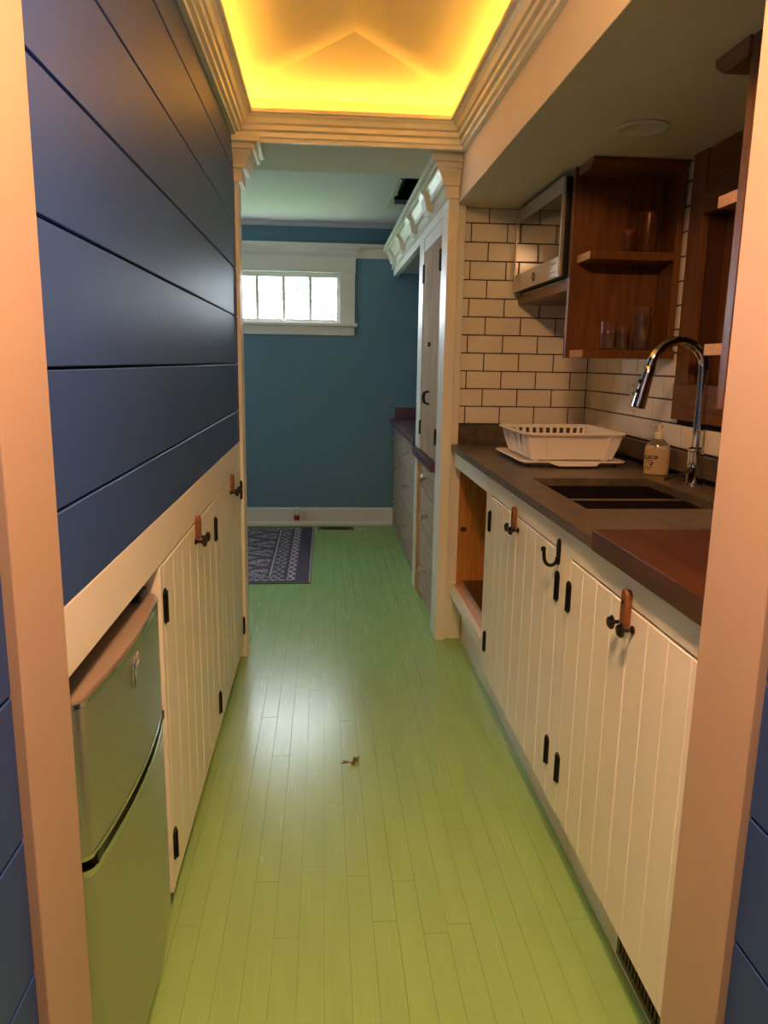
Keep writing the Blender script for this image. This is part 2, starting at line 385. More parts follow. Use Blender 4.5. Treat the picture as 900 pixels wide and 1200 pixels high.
# ---- far room shell
hx0, hx1, hy0, hy1 = 0.425, 0.70, 4.46, 5.32
jag = [(-2.42, 3.68), (1.3, 3.68), (1.3, 6.0), (-2.42, 6.0)]
fc = MB().box(-2.42, hx0, 3.68, 6.0, 2.30, 2.36).box(hx1, 1.3, 3.68, 6.0, 2.30, 2.36).box(hx0, hx1, 3.68, hy0, 2.30, 2.36).box(hx0, hx1, hy1, 6.0, 2.30, 2.36)
fc.box(-2.42, -0.42, 3.31, 3.68, 2.30, 2.36).box(0.6, 1.3, 3.44, 3.68, 2.30, 2.36)
cf = struct(put('ceiling_far', fc, 'ceil'), 'pale grey far room ceiling with a cut-out hatch', 'ceiling')
sh = MB().box(hx0-.02, hx0, hy0, hy1, 2.361, 2.9).box(hx1, hx1+.02, hy0, hy1, 2.361, 2.9).box(hx0-.02, hx1+.02, hy0-.02, hy0, 2.361, 2.9).box(hx0-.02, hx1+.02, hy1, hy1+.02, 2.361, 2.9).box(hx0-.02, hx1+.02, hy0-.02, hy1+.02, 2.9, 2.92)
put('hatch_shaft', sh, 'shaft', cf)
bx('rafter', 'darkwood', hx0+0.03, hx0+0.07, hy0, hy1, 2.38, 2.5, cf)
pts = [(hx0-0.012, 4.47)]
yy = 4.47
while yy < 5.3: pts.append((hx0+random.uniform(0.004, 0.022), yy)); yy += random.uniform(0.03, 0.09)
pts += [(hx0-0.012, 5.3)]
put('torn_edge', MB().prism(pts, 'z', 2.2945, 2.2995), 'torn', cf)
bx('patch_panel', 'ceil', hx0, hx1, 5.16, 5.34, 2.2995, 2.305, cf)
put('torn_sliver', MB().prism([(0.452, 5.12), (0.468, 5.125), (0.474, 5.26), (0.462, 5.26)], 'z', 2.285, 2.29), 'torn', cf)
# far wall with the window opening
wx0, wx1, wz0, wz1 = -1.13, 0.118, 1.577, 1.946
struct(put('wall_far', MB().box(-2.42, wx0, YB, 6.02, 0, 2.30).box(wx1, 1.3, YB, 6.02, 0, 2.30).box(wx0, wx1, YB, 6.02, 0, wz0).box(wx0, wx1, YB, 6.02, wz1, 2.30), 'farblue'), 'slate blue far wall with a high transom window', 'wall')
# left wall of the far room (out of view), window opening added to let in daylight
struct(put('wall_far_left', MB().box(-2.5, -2.42, 3.31, 4.45, 0, 2.36).box(-2.5, -2.42, 5.05, 6.02, 0, 2.36).box(-2.5, -2.42, 4.45, 5.05, 0, 1.45).box(-2.5, -2.42, 4.45, 5.05, 1.74, 2.36), 'farblue'), 'unseen far room wall with an added window', 'wall')
w3 = struct(put('window_added', MB().box(-2.47, -2.44, 4.45, 5.05, 1.45, 1.48).box(-2.47, -2.44, 4.45, 5.05, 1.71, 1.74).box(-2.47, -2.44, 4.45, 4.48, 1.48, 1.71).box(-2.47, -2.44, 5.02, 5.05, 1.48, 1.71), 'white'), 'small white window added in the unseen far room side wall', 'window')  # unseen window added to bring side daylight into the far room
struct(bx('wall_far_right', 'farblue', 1.25, 1.32, 3.43, 6.02, 0, 2.30), 'far room wall behind the built-in cupboards', 'wall')
# window 1: casing, sash, muntins, panes
w1 = struct(put('window_1', MB().box(wx1, 0.232, YB-0.018, YB, 1.577, 1.945).box(wx0-0.114, wx0, YB-0.018, YB, 1.577, 1.945).box(wx0-0.12, 0.236, YB-0.022, YB, 1.946, 2.05), 'white', bevel=0.0015),
             'white transom window with a row of small square panes', 'window')
put('sill', MB().box(wx0-0.14, 0.252, YB-0.045, YB+0.03, 1.552, 1.577), 'white', w1, bevel=0.003)
put('apron', MB().box(wx0-0.114, 0.232, YB-0.018, YB, 1.487, 1.551), 'white', w1, bevel=0.0015)
put('sash', MB().box(wx0, wx1, YB+0.02, YB+0.05, wz0, wz0+0.028).box(wx0, wx1, YB+0.02, YB+0.05, wz1-0.035, wz1).box(wx0, wx0+0.024, YB+0.02, YB+0.05, wz0+.028, wz1-.035).box(wx1-0.024, wx1, YB+0.02, YB+0.05, wz0+.028, wz1-.035), 'white', w1)
for i in range(6):
    xa = wx1-0.024-0.2*(i+1) + (0.0 if i == 0 else 0)
    if i < 5: bx('muntin', 'white', xa-0.012, xa+0.012, YB+0.024, YB+0.046, wz0+0.028, wz1-0.035, w1)
    xb = xa+0.2
    bx('pane', 'pane', xa+0.0125, xb-0.0125, YB+0.033, YB+0.037, wz0+0.0285, wz1-0.0355, w1)
put('sash_knob', MB().lathe([(0.001, -0.012), (0.007, -0.012), (0.009, -0.006), (0.004, 0.0), (0.004, 0.01)], (-0.305, YB+0.012, wz0+0.016), 'y', 12), 'white', w1, smooth=True)
# ledge moulding on the far wall
LEDGE = [(0, 2.050), (0.008, 2.050), (0.010, 2.066), (0.016, 2.070), (0.024, 2.088), (0.040, 2.108), (0.052, 2.114), (0.052, 2.124), (0.064, 2.128), (0.064, 2.152), (0.0, 2.152)]
mm = MB().loops([[(x0, YB-d, z) for d, z in LEDGE] for x0 in (-2.42, 0.0)]+[[(0.236+d*0.7, YB-d, z) for d, z in LEDGE]])
mm.box(0.236, 0.525, YB-0.014, YB, 2.055, 2.128).box(0.281, 0.525, YB-0.06, YB, 2.1285, 2.152)
struct(put('trim_7', mm, 'white'), 'white ledge moulding across the far wall above the window', 'moulding')
struct(bx('trim_8', 'ceil', -2.42, 1.25, YB-0.03, YB, 2.272, 2.30), 'thin trim where far wall meets ceiling', 'moulding')
b_ = MB().prism([(YB, 0), (YB-0.022, 0), (YB-0.022, 0.02), (YB-0.014, 0.03), (YB-0.014, 0.132), (YB-0.006, 0.142), (YB, 0.142)], 'x', -2.42, 0.56)
struct(put('baseboard_far', b_, 'white'), 'tall white baseboard along the far wall', 'baseboard')

# ---- capitals and far crown (cornice)
CAP = [(0, 1.975), (0.016, 1.975), (0.016, 2.020), (0.032, 2.022), (0.032, 2.032), (0.036, 2.046), (0.045, 2.062), (0.056, 2.074), (0.056, 2.082), (0.068, 2.084), (0.068, 2.098), (0.062, 2.099), (0.062, 2.104), (0.082, 2.106), (0.082, 2.136), (0, 2.136)]
cl = sweep(lambda d: [(XL-0.003, 3.18-d), (-0.339+d*1.1, 3.18-d), (-0.339+d*1.1, 3.295+d), (-0.6, 3.295+d)], CAP)
struct(put('trim_9', cl, 'white'), 'stepped capital on the post beside the shiplap', 'capital')
cr = sweep(lambda d: [(0.5675, 3.35-d), (0.526-d, 3.35-d), (0.526-d, YB)], CAP)
t10 = struct(put('trim_10', cr, 'white'), 'white stepped cornice with corbels running back above the tall cupboard', 'cornice')
for yc in (3.70, 4.32, 4.94, 5.56):
    ogee = [(0.512, 1.980), (0.494, 1.982), (0.478, 1.995), (0.472, 2.020), (0.464, 2.050), (0.450, 2.066), (0.446, 2.083), (0.512, 2.083)]
    put('corbel', MB().prism(ogee, 'y', yc, yc+0.13), 'white', t10)
# frieze below the cornice, over cupboard and open bay
struct(put('trim_11', MB().box(0.526, 0.56, 3.50, YB, 1.93, 2.136), 'white', bevel=0.001), 'white frieze board below the cornice', 'frieze')
struct(bx('ceiling_bay', 'ceil', 0.56, 1.25, 4.32, YB, 1.955, 2.0), 'grey underside of the bay above the far drawers', 'ceiling')

# ================================================================== LEFT CABINETS AND FRIDGE
def knob(parent, x, y, z, sg, m='bronze', k=1.0):
    prof = [(0.0085, 0.0), (0.0085, 0.003), (0.0042, 0.006), (0.004, 0.016), (0.009, 0.020), (0.0145, 0.023), (0.0145, 0.027), (0.010, 0.0315), (0.001, 0.033)]
    return put('knob', MB().lathe([(r*k, sg*h*k) for r, h in prof], (x, y, z), 'x', 14), m, parent, smooth=True)
def hinge(parent, x, y, z0, z1, sg, wide=0.03):
    t = 0.0035*sg; mid = (z0+z1)/2; h = z1-z0
    mb = MB().prism([(y-wide/2, z0+0.008), (y-wide/2, z1-0.008), (y-wide/2+0.009, z1), (y+wide/2-0.009, z1), (y+wide/2, z1-0.008), (y+wide/2, z0+0.008), (y+wide/2-0.009, z0), (y-wide/2+0.009, z0)], 'x', x, x+t)
    mb.lathe([(0.0055, z0+0.012), (0.0055, z1-0.012)], (x+t, y, 0), 'z', 10)
    mb.sphere((x+t, y, z1-0.008), 0.006, 8, 6).sphere((x+t, y, z0+0.008), 0.006, 8, 6)
    return put('hinge', mb, 'iron', parent)
def latch(x, y, z0, z1, sg, label):
    w2 = 0.013; t = 0.013*sg
    pts = [(y-w2, z0), (y+w2, z0), (y+w2, z1-0.008), (y+w2-0.008, z1), (y-w2+0.008, z1), (y-w2, z1-0.008)]
    r = empty('turn_latch', (x, y, z0))
    put('bar', MB().prism(pts, 'x', x, x+t), 'latch', r, bevel=0.002)
    put('screw', MB().lathe([(0.004, sg*0.0), (0.004, sg*0.0015)], (x+t, y, (z0+z1)/2+0.012), 'x', 10), 'bronze', r)
    return tag(r, label, 'latch', 'wooden turn latches on the cabinets')
def plank_door(parent, xf, sg, y0, y1, z0, z1, n, mname, knob_y=None, knob_z=None, hinge_y=None, hinge_z=()):
    d = bx('door', mname, xf-sg*0.004, xf-sg*0.018, y0, y1, z0, z1, parent)
    wd = (y1-y0)/n
    for i in range(n):
        piece('board', mname, 'x', sg, round(y0+i*wd, 4)+0.0004, round(y0+(i+1)*wd, 4)-0.0004, z0, z1, xf, 0.0039, 0.0017, d)
    if knob_y is not None: knob(d, xf, knob_y, knob_z, sg)
    for a, b in hinge_z: hinge(d, xf, hinge_y, a, b, sg)
    return d
ZT = 0.846   # door top, left run
def left_cab(y0, y1, dy, label, hz=(), hw=0.034):
    r = empty('base_cabinet', (-0.6, (y0+y1)/2, 0))
    # frame: stiles around the doors, toe board, inner box
    bx('stile', 'cream', -0.375, XL, y0, dy[0]-0.003, 0.055, ZT+0.004, r); bx('stile', 'cream', -0.375, XL, dy[2]+0.003, y1, 0.055, ZT+0.004, r)
    bx('carcass', 'cream', -0.95, -0.376, y0, y1, 0.055, ZT, r)
    bx('toe_board', 'darkwood', -0.95, -0.378, y0, y1, 0.0, 0.054, r)
    zk = 0.80
    plank_door(r, XL, 1, dy[0], dy[1]-0.002, 0.058, ZT, 4, 'cream', dy[1]-0.03, zk, dy[0], hz)
    plank_door(r, XL, 1, dy[1]+0.002, dy[2], 0.058, ZT, 3, 'cream', dy[1]+0.03, zk, dy[2], ())
    hinge(r, XL, dy[2]+0.004, 0.712, 0.792, 1, hw); hinge(r, XL, dy[2]+0.004, 0.11, 0.19, 1, hw)
    return tag(r, label, 'cabinet', 'white plank-door base cabinets')
left_cab(1.595, 2.4255, (1.625, 2.065, 2.403), 'cream plank-door base cabinet beside the fridge', ((0.712, 0.792), (0.125, 0.205)))
left_cab(2.427, 3.179, (2.432, 2.85, 3.160), 'cream plank-door base cabinet beside the post under the shiplap')
struct(put('trim_12', MB().box(-0.40, XL, 1.003, 3.179, ZT+0.0075, 0.956), 'cream', bevel=0.0015), 'cream rail between shiplap and base cabinets', 'rail')
latch(XL+0.0005, 2.055, 0.806, 0.868, 1, 'wooden turn latch on the cabinet beside the fridge')
latch(XL+0.0005, 2.84, 0.806, 0.868, 1, 'wooden turn latch on the cabinet beside the shiplap post')
# niche lining around the fridge
struct(put('wall_fridge_niche', MB().box(-0.98, -0.96, 1.004, 1.594, 0, 0.95).box(-0.96, -0.40, 1.004, 1.594, 0.93, 0.95).box(-0.96, -0.43, 0.99, 1.004, 0, 0.93).box(-0.96, -0.40, 1.582, 1.594, 0, 0.93), 'darkwood'), 'dark lining of the fridge niche', 'wall')

# fridge
fr = empty('mini_fridge', (-0.62, 1.30, 0))
fy0, fy1 = 1.046, 1.578
bx('body', 'steel', -0.90, -0.405, fy0+0.01, fy1-0.01, 0.02, 0.795, fr, bevel=0.004)
def fdoor(z0, z1, name):
    n = 18; yc = (fy0+fy1)/2; hw = (fy1-fy0)/2
    pts = [(-0.400, fy1), (-0.400, fy0)]
    rc = 0.022
    for i in range(6):
        t = i/5*math.pi/2
        pts.append((-0.352-rc+rc*math.sin(t), fy0+rc-rc*math.cos(t)))
    for i in range(1, n):
        y = fy0+rc+(fy1-fy0-2*rc)*i/n
        u = (y-yc)/(hw-rc); pts.append((-0.352+0.016*(1-u*u), y))
    for i in range(6):
        t = (5-i)/5*math.pi/2
        pts.append((-0.352-rc+rc*math.sin(t), fy1-rc+rc*math.cos(t)))
    d = put(name, MB().prism(pts, 'z', z0, z1), 'steel', fr, smooth=True)
    def cap(za, zb_):
        xs = [p[0] for p in pts]; 
        cx, cy_ = -0.385, yc
        put('edge_trim', MB().prism([(p[0]+0.0015 if p[0] > -0.399 else p[0], p[1]) for p in pts], 'z', za, zb_), 'chrome_trim', d, smooth=True)
    return d, cap, pts
d1, cap1, _ = fdoor(0.545, 0.785, 'freezer_door'); cap1(0.7852, 0.793); put('top_cap', MB().prism([(p[0]-0.004 if p[0] > -0.399 else p[0], min(max(p[1], fy0+0.004), fy1-0.004)) for p in _], 'z', 0.7932, 0.7975), 'door_cap', d1); cap1(0.537, 0.5448)
d2, cap2, _ = fdoor(0.045, 0.508, 'fridge_door'); cap2(0.5082, 0.520)
put('door_gasket', MB().box(-0.402, -0.348, fy0+0.02, fy1-0.02, 0.5205, 0.5365), 'black', fr)
put('kick_plate', MB().box(-0.402, -0.36, fy0+0.01, fy1-0.01, 0.0, 0.043), 'black', fr)
put('hinge_cover', MB().box(-0.43, -0.372, 1.50, 1.565, 0.7975, 0.818), 'black', fr, bevel=0.005)
# chrome script badge on the freezer door
def bez(p, n=10):
    out = []
    for i in range(len(p)-1):
        for k in range(n): t = k/n; out.append(tuple(p[i][j]*(1-t)+p[i+1][j]*t for j in range(3)))
    return out+[p[-1]]
def fx(y): return -0.352+0.016*(1-((y-1.312)/0.244)**2)
by, bz_ = 1.285, 0.742
sw = [(-0.018, 0.02), (-0.017, -0.02), (-0.017, 0.006), (-0.010, 0.012), (-0.005, 0.002), (-0.005, -0.02), (0.002, 0.012), (0.010, 0.022), (0.020, 0.03), (0.026, 0.024), (0.018, 0.012), (0.008, 0.008)]
put('badge', MB().tube([(fx(by+a)+0.002, by+a, bz_+b) for a, b in sw], 0.0022, 8), 'chrome', fr, smooth=True)
tag(fr, 'stainless two-door mini fridge under the shiplap', 'fridge')

# ================================================================== RIGHT RUN
CT = 0.930          # slate top
ZD0, ZD1 = 0.176, 0.832
def right_cab(y0, y1, dy, label, hz):
    r = empty('base_cabinet', (0.9, (y0+y1)/2, 0))
    bx('stile', 'cream', XF, XF+0.02, y0, dy[0]-0.003, ZD0-0.012, 0.905, r); bx('stile', 'cream', XF, XF+0.02, dy[2]+0.003, y1, ZD0-0.012, 0.905, r)
    bx('rail', 'cream', XF, XF+0.02, dy[0]-0.003, dy[2]+0.003, ZD1+0.0065, 0.905, r)
    put('carcass', MB().box(XF+0.022, 1.18, y0, y0+0.018, 0.17, 0.70).box(XF+0.022, 1.18, y1-0.018, y1, 0.17, 0.70).box(XF+0.022, 1.18, y0, y1, 0.152, 0.17).box(1.16, 1.18, y0, y1, 0.17, 0.70), 'cream', r)
    bx('toe_board', 'white', 0.650, 0.668, y0, y1, 0.0, 0.151, r)
    plank_door(r, XF, -1, dy[0], dy[1]-0.002, ZD0-0.01, ZD1, 4, 'cream', dy[1]-0.024, 0.795, dy[0], hz)
    plank_door(r, XF, -1, dy[1]+0.002, dy[2], ZD0-0.01, ZD1, 4, 'cream', dy[1]+0.024, 0.795, dy[2], hz)
    return tag(r, label, 'cabinet', 'white plank-door base cabinets')
HZ = ((0.702, 0.780), (0.25, 0.33))
right_cab(1.745, 2.652, (1.792, 2.215, 2.580), 'cream plank-door base cabinet under the sink with an iron hook', HZ)
right_cab(1.000, 1.744, (1.012, 1.348, 1.700), 'cream plank-door base cabinet under the butcher block', HZ)
latch(XF-0.0005, 2.225, 0.800, 0.862, -1, 'wooden turn latch on the cabinet under the sink')
latch(XF-0.0005, 1.350, 0.795, 0.868, -1, 'wooden turn latch on the cabinet under the butcher block')
# open cupboard next to the post
oc = empty('open_cupboard', (0.9, 3.0, 0))
bx('rail', 'cream', XF, XF+0.02, 2.653, 3.371, ZD1+0.002, 0.905, oc); bx('rail', 'cream', XF, XF+0.02, 2.653, 3.371, 0.225, 0.272, oc)
bx('toe_board', 'white', 0.650, 0.668, 2.653, 3.371, 0.0, 0.224, oc)
bx('end_panel', 'pine', XF+0.03, 1.18, 3.36, 3.3715, 0.272, 0.904, oc)
bx('end_panel', 'pine', XF+0.021, 1.18, 2.653, 2.668, 0.272, 0.904, oc)
bx('back_panel', 'pine', 1.16, 1.18, 2.668, 3.359, 0.272, 0.904, oc)
bx('shelf', 'pinkwood', XF+0.0205, 1.18, 2.653, 3.3715, 0.252, 0.2715, oc)
put('knot', MB().lathe([(0.014, 0.0), (0.014, -0.0012), (0.001, -0.0014)], (0.645, 3.3598, 0.537), 'y', 14, sx=1.1, sy=0.9), 'knot', oc)
tag(oc, 'open knotty pine cupboard bay beside the post', 'cupboard')
hb = empty('hot_plate', (0.86, 3.0, 0.2717))
put('body', MB().box(0.640, 1.05, 2.72, 3.30, 0.2717, 0.300), 'mwsteel', hb, bevel=0.004)
put('glass_top', MB().box(0.636, 1.055, 2.715, 3.305, 0.3002, 0.308), 'blackglass', hb, bevel=0.002)
tag(hb, 'flat black glass hot plate lying in the open pine cupboard', 'hot plate')
# iron hook
hk = MB().prism([(1.79-0.010, 0.805), (1.79-0.012, 0.845), (1.79-0.008, 0.860), (1.79, 0.865), (1.79+0.008, 0.860), (1.79+0.012, 0.845), (1.79+0.010, 0.805), (1.79+0.005, 0.798), (1.79-0.005, 0.798)], 'x', XF-0.0002, XF-0.006)
path = [(XF-0.0062, 1.79, 0.818)]
for i in range(11):
    t = math.pi*i/10; path.append((XF-0.0205+0.0145*math.cos(t), 1.79+0.004*t, 0.812-0.018*math.sin(t)))
path += [(XF-0.036, 1.803, 0.822), (XF-0.037, 1.803, 0.832)]
XF -= 0.0012
hkr = empty('coat_hook', (XF, 1.79, 0.79))
put('plate', hk, 'iron', hkr, bevel=0.0015)
put('hook_arm', MB().tube(path, 0.0046, 10).sphere((XF-0.037, 1.803, 0.835), 0.007, 10, 8), 'iron', hkr, smooth=True)
XF += 0.0012
tag(hkr, 'black iron hook screwed to the rail between the cabinets', 'hook')
# toe vent
tv = empty('toe_vent', (0.648, 1.25, 0.012))
put('frame', MB().box(0.643, 0.6495, 1.03, 1.39, 0.02, 0.034).box(0.643, 0.6495, 1.03, 1.39, 0.092, 0.104).box(0.643, 0.6495, 1.375, 1.39, 0.034, 0.092).box(0.643, 0.6495, 1.03, 1.045, 0.034, 0.092), 'vent', tv, bevel=0.001)
bx('backing', 'vent_dark', 0.6485, 0.6498, 1.045, 1.375, 0.034, 0.092, tv)
for i in range(20): bx('slat', 'vent', 0.6445, 0.648, 1.052+i*0.0162, 1.058+i*0.0162, 0.0345, 0.0915, tv)
tag(tv, 'brown metal louvred vent set in the toe board', 'vent')

# worktop
sx0, sx1, sy0, sy1 = 0.672, 1.055, 1.845, 2.365
wkt = empty('slate_worktop', (0.88, 2.5, CT-0.025))
xf_ = 0.572
m_ = MB().box(xf_, XS-0.012, sy1, YT-0.006, CT-0.025, CT).box(xf_, XS-0.012, 1.517, sy0, CT-0.025, CT).box(xf_, sx0, sy0, sy1, CT-0.025, CT).box(sx1, XS-0.012, sy0, sy1, CT-0.025, CT)
put('slab', m_, 'slate', wkt)
put('upstand', MB().box(0.600, XS-0.0305, YT-0.026, YT-0.0125, CT+0.0002, 1.017), 'slate', wkt, bevel=0.001)
put('upstand', MB().box(XS-0.03, XS-0.0125, 1.517, YT-0.0125, CT+0.0202, 1.017), 'slate', wkt, bevel=0.001)
tag(wkt, 'dark slate worktop with low upstand around the sink', 'worktop')
bb = put('butcher_block', MB().box(0.566, XS-0.012, 1.0, 1.514, 0.906, 0.951), 'block', None, bevel=0.003)
tag(bb, 'thick reddish butcher block top next to the slate', 'butcher block')
# double sink, undermounted
snk = empty('double_sink', (0.86, 2.1, 0.72))
def bowl(y0, y1, zt):
    t = 0.006; x0, x1 = sx0-0.004, sx1+0.004; z0 = 0.735
    mb = MB().box(x0, x1, y0, y1, z0, z0+t).box(x0, x0+t, y0, y1, z0+t, zt).box(x1-t, x1, y0, y1, z0+t, zt).box(x0+t, x1-t, y0, y0+t, z0+t, zt).box(x0+t, x1-t, y1-t, y1, z0+t, zt)
    b = put('bowl', mb, 'sink', snk)
    put('drain', MB().lathe([(0.001, 0), (0.042, 0), (0.045, 0.002), (0.040, 0.004), (0.030, 0.001), (0.001, 0.001)], ((x0+x1)/2, (y0+y1)/2, z0+t+0.0003), 'z', 20), 'nickel', b, smooth=True)
bowl(sy0-0.004, 2.110, CT-0.026); bowl(2.130, sy1+0.004, CT-0.026)
put('divider', MB().box(sx0-0.002, sx1+0.002, 2.1102, 2.1298, 0.74, CT-0.0255), 'sink_rib', snk, bevel=0.003)
tag(snk, 'dark undermounted double bowl sink in the slate', 'sink')

# faucet
fc_ = empty('kitchen_faucet', (1.148, 2.235, CT))
fxx, fyy = 1.148, 2.235
put('base', MB().lathe([(0.028, 0.0), (0.028, 0.004), (0.0235, 0.007), (0.0225, 0.05), (0.0235, 0.105), (0.026, 0.108), (0.026, 0.114), (0.018, 0.118), (0.0165, 0.12)], (fxx, fyy, CT+0.0002), 'z', 24), 'chrome', fc_, smooth=True)
path = [(fxx, fyy, CT+0.12), (fxx, fyy, 1.20), (fxx-0.001, fyy, 1.27)]
cxa, cza, ra = 1.064, 1.282, 0.084
for i in range(1, 15):
    t = math.pi*0.89*i/14; path.append((cxa+ra*math.cos(t), fyy+0.0, cza+ra*1.02*math.sin(t)))
x_, y_, z_ = path[-1]
path.append((x_-0.006, fyy, z_-0.02))
put('neck', MB().tube(path, 0.0148, 18), 'chrome', fc_, smooth=True)
hd = Vector((-0.022, 0, -0.1)).normalized(); h0 = Vector(path[-1])
head = put('spray_head', MB().tube([h0, h0+hd*0.004, h0+hd*0.03, h0+hd*0.10, h0+hd*0.125, h0+hd*0.128], [0.0150, 0.0165, 0.0172, 0.0195, 0.0205, 0.018], 18), 'chrome', fc_, smooth=True)
for s_ in (0.045, 0.075):
    p = h0+hd*s_+Vector((-0.019, -0.005, 0))
    put('button', MB().lathe([(0.0065, 0.003), (0.0065, -0.003), (0.004, -0.0045), (0.001, -0.0045)], p, 'x', 12), 'black', head, smooth=True)
lv = MB().tube([(fxx-0.012, fyy-0.012, 0.985), (fxx-0.022, fyy-0.03, 0.985), (fxx-0.034, fyy-0.046, 0.982)], [0.013, 0.0135, 0.012], 14)
put('lever_hub', lv, 'chrome', fc_, smooth=True)
put('lever', MB().tube([(fxx-0.032, fyy-0.042, 0.985), (fxx-0.06, fyy-0.046, 0.972), (fxx-0.095, fyy-0.046, 0.960), (fxx-0.112, fyy-0.046, 0.955)], [0.009, 0.006, 0.005, 0.006], 12), 'chrome', fc_, smooth=True)
tag(fc_, 'tall chrome gooseneck faucet with pull-down spray head', 'faucet')

# soap bottle
sb = empty('soap_bottle', (1.128, 2.46, CT))
bxx, byy = 1.128, 2.46
RZ = -0.45
def ell(z, a, b, n=24):
    out = []
    for k in range(n):
        t = 2*math.pi*k/n; u, v = a*math.copysign(abs(math.cos(t))**0.8, math.cos(t)), b*math.copysign(abs(math.sin(t))**0.8, math.sin(t))
        out.append((bxx+u*math.cos(RZ)-v*math.sin(RZ), byy+u*math.sin(RZ)+v*math.cos(RZ), CT+z))
    return out
put('body', MB().loops([ell(0.0005, 0.036, 0.023), ell(0.004, 0.040, 0.027), ell(0.03, 0.042, 0.028), ell(0.075, 0.0415, 0.028), ell(0.092, 0.0405, 0.027)]), 'soap', sb, smooth=True)
put('shoulder', MB().loops([ell(0.0922, 0.0405, 0.027), ell(0.102, 0.036, 0.025), ell(0.112, 0.027, 0.021), ell(0.119, 0.017, 0.016), ell(0.122, 0.0145, 0.0145)]), 'bottle_clear', sb, smooth=True)
put('pump_collar', MB().lathe([(0.0155, 0.1225), (0.0155, 0.142), (0.012, 0.145), (0.006, 0.146), (0.006, 0.158)], (bxx, byy, CT), 'z', 18), 'pump', sb, smooth=True)
put('pump_spout', MB().lathe([(0.009, 0.1585), (0.0105, 0.162), (0.0105, 0.167), (0.008, 0.170)], (bxx, byy, CT), 'z', 16).tube([(bxx, byy, CT+0.165), (bxx-0.02, byy-0.002, CT+0.166), (bxx-0.034, byy-0.004, CT+0.163)], [0.006, 0.005, 0.004], 10), 'pump', sb, smooth=True)
def lab(name, u0, u1, z0, z1, m, parent, off=0.0008):
    n = 8; a, b = 0.0422+off, 0.0282+off; loops = []
    def pt(u, z, k):
        aa = a-(0.0005 if k else 0); vv = -(b-(0.0005 if k else 0))*max(0.0, 1-(abs(u)/aa)**2.5)**(1/2.5)
        return (bxx+u*math.cos(RZ)-vv*math.sin(RZ), byy+u*math.sin(RZ)+vv*math.cos(RZ), CT+z)
    for i in range(n+1):
        u = u0+(u1-u0)*i/n; loops.append([pt(u, z0, 0), pt(u, z1, 0), pt(u, z1, 1), pt(u, z0, 1)])
    return put(name, MB().loops(loops), m, parent)
lb = lab('label', -0.038, 0.002, 0.056, 0.066, 'label_dark', sb)
for i, (a, b) in enumerate([(-0.035, -0.031), (-0.030, -0.027), (-0.026, -0.0235), (-0.0205, -0.018), (-0.017, -0.0145), (-0.0135, -0.011), (-0.010, -0.0075), (-0.0065, -0.004)]):
    lab('letter', a, b, 0.0592, 0.0632 if i not in (0, 4) else 0.0645, 'label_text', lb, 0.0013)
for a, b, z0, z1 in [(-0.036, -0.012, 0.050, 0.0513), (-0.030, -0.014, 0.044, 0.045), (-0.036, -0.020, 0.026, 0.027), (-0.032, -0.016, 0.0215, 0.0228), (-0.020, -0.013, 0.034, 0.039), (-0.016, -0.010, 0.039, 0.044), (-0.017, -0.0135, 0.027, 0.031)]:
    lab('print_mark', a, b, z0, z1, 'label_dark', lb, 0.0009)
tag(sb, 'pump bottle of cream hand soap behind the sink', 'soap bottle')

# dish rack on its tray
rx0, rx1, ry0, ry1 = 0.722, 1.082, 2.64, 3.04
def rrect(x0, x1, y0, y1, r, z, n=5):
    out = []
    for cx, cy_, a0 in ((x1-r, y1-r, 0), (x0+r, y1-r, 90), (x0+r, y0+r, 180), (x1-r, y0+r, 270)):
        for i in range(n+1):
            t = math.radians(a0+90*i/n); out.append((cx+r*math.cos(t), cy_+r*math.sin(t), z))
    return out
tz = CT+0.003
dt = MB()
pr = [(0.018, tz), (0.0, tz+0.010), (-0.012, tz+0.014), (-0.012, tz+0.018), (0.004, tz+0.018), (0.02, tz+0.008)]
ls = [rrect(rx0+d-0.006, rx1-d, ry0+d-0.006, ry1-d+0.012, 0.03, z) for d, z in pr]
dt.loops(ls, caps=True)
tray = empty('drain_tray', (0.9, 2.88, CT))
put('tray', dt, 'plastic', tray, smooth=True)
put('spout', MB().loops([[(0.80, ry0-0.005, tz+0.012), (1.0, ry0-0.005, tz+0.012), (1.0, ry0-0.005, tz+0.017), (0.80, ry0-0.005, tz+0.017)], [(0.83, ry0-0.05, tz+0.004), (0.97, ry0-0.05, tz+0.004), (0.97, ry0-0.05, tz+0.009), (0.83, ry0-0.05, tz+0.009)]]), 'plastic', tray, bevel=0.002)
bx('foot', 'black', rx0+0.012, rx0+0.028, ry0+0.03, ry0+0.06, CT+0.0002, tz+0.006, tray); bx('foot', 'black', rx1-0.028, rx1-0.012, ry1-0.06, ry1-0.03, CT+0.0002, tz+0.006, tray)
bx('foot', 'black', rx1-0.028, rx1-0.012, ry0+0.03, ry0+0.06, CT+0.0002, tz+0.006, tray); bx('foot', 'black', rx0+0.012, rx0+0.028, ry1-0.06, ry1-0.03, CT+0.0002, tz+0.006, tray)
tag(tray, 'white plastic drain tray lying on the slate under the dish rack', 'tray')
rk = empty('dish_rack', (0.9, 2.88, tz+0.018))
zb0, zt0 = tz+0.020, 1.052
ins = 0.024
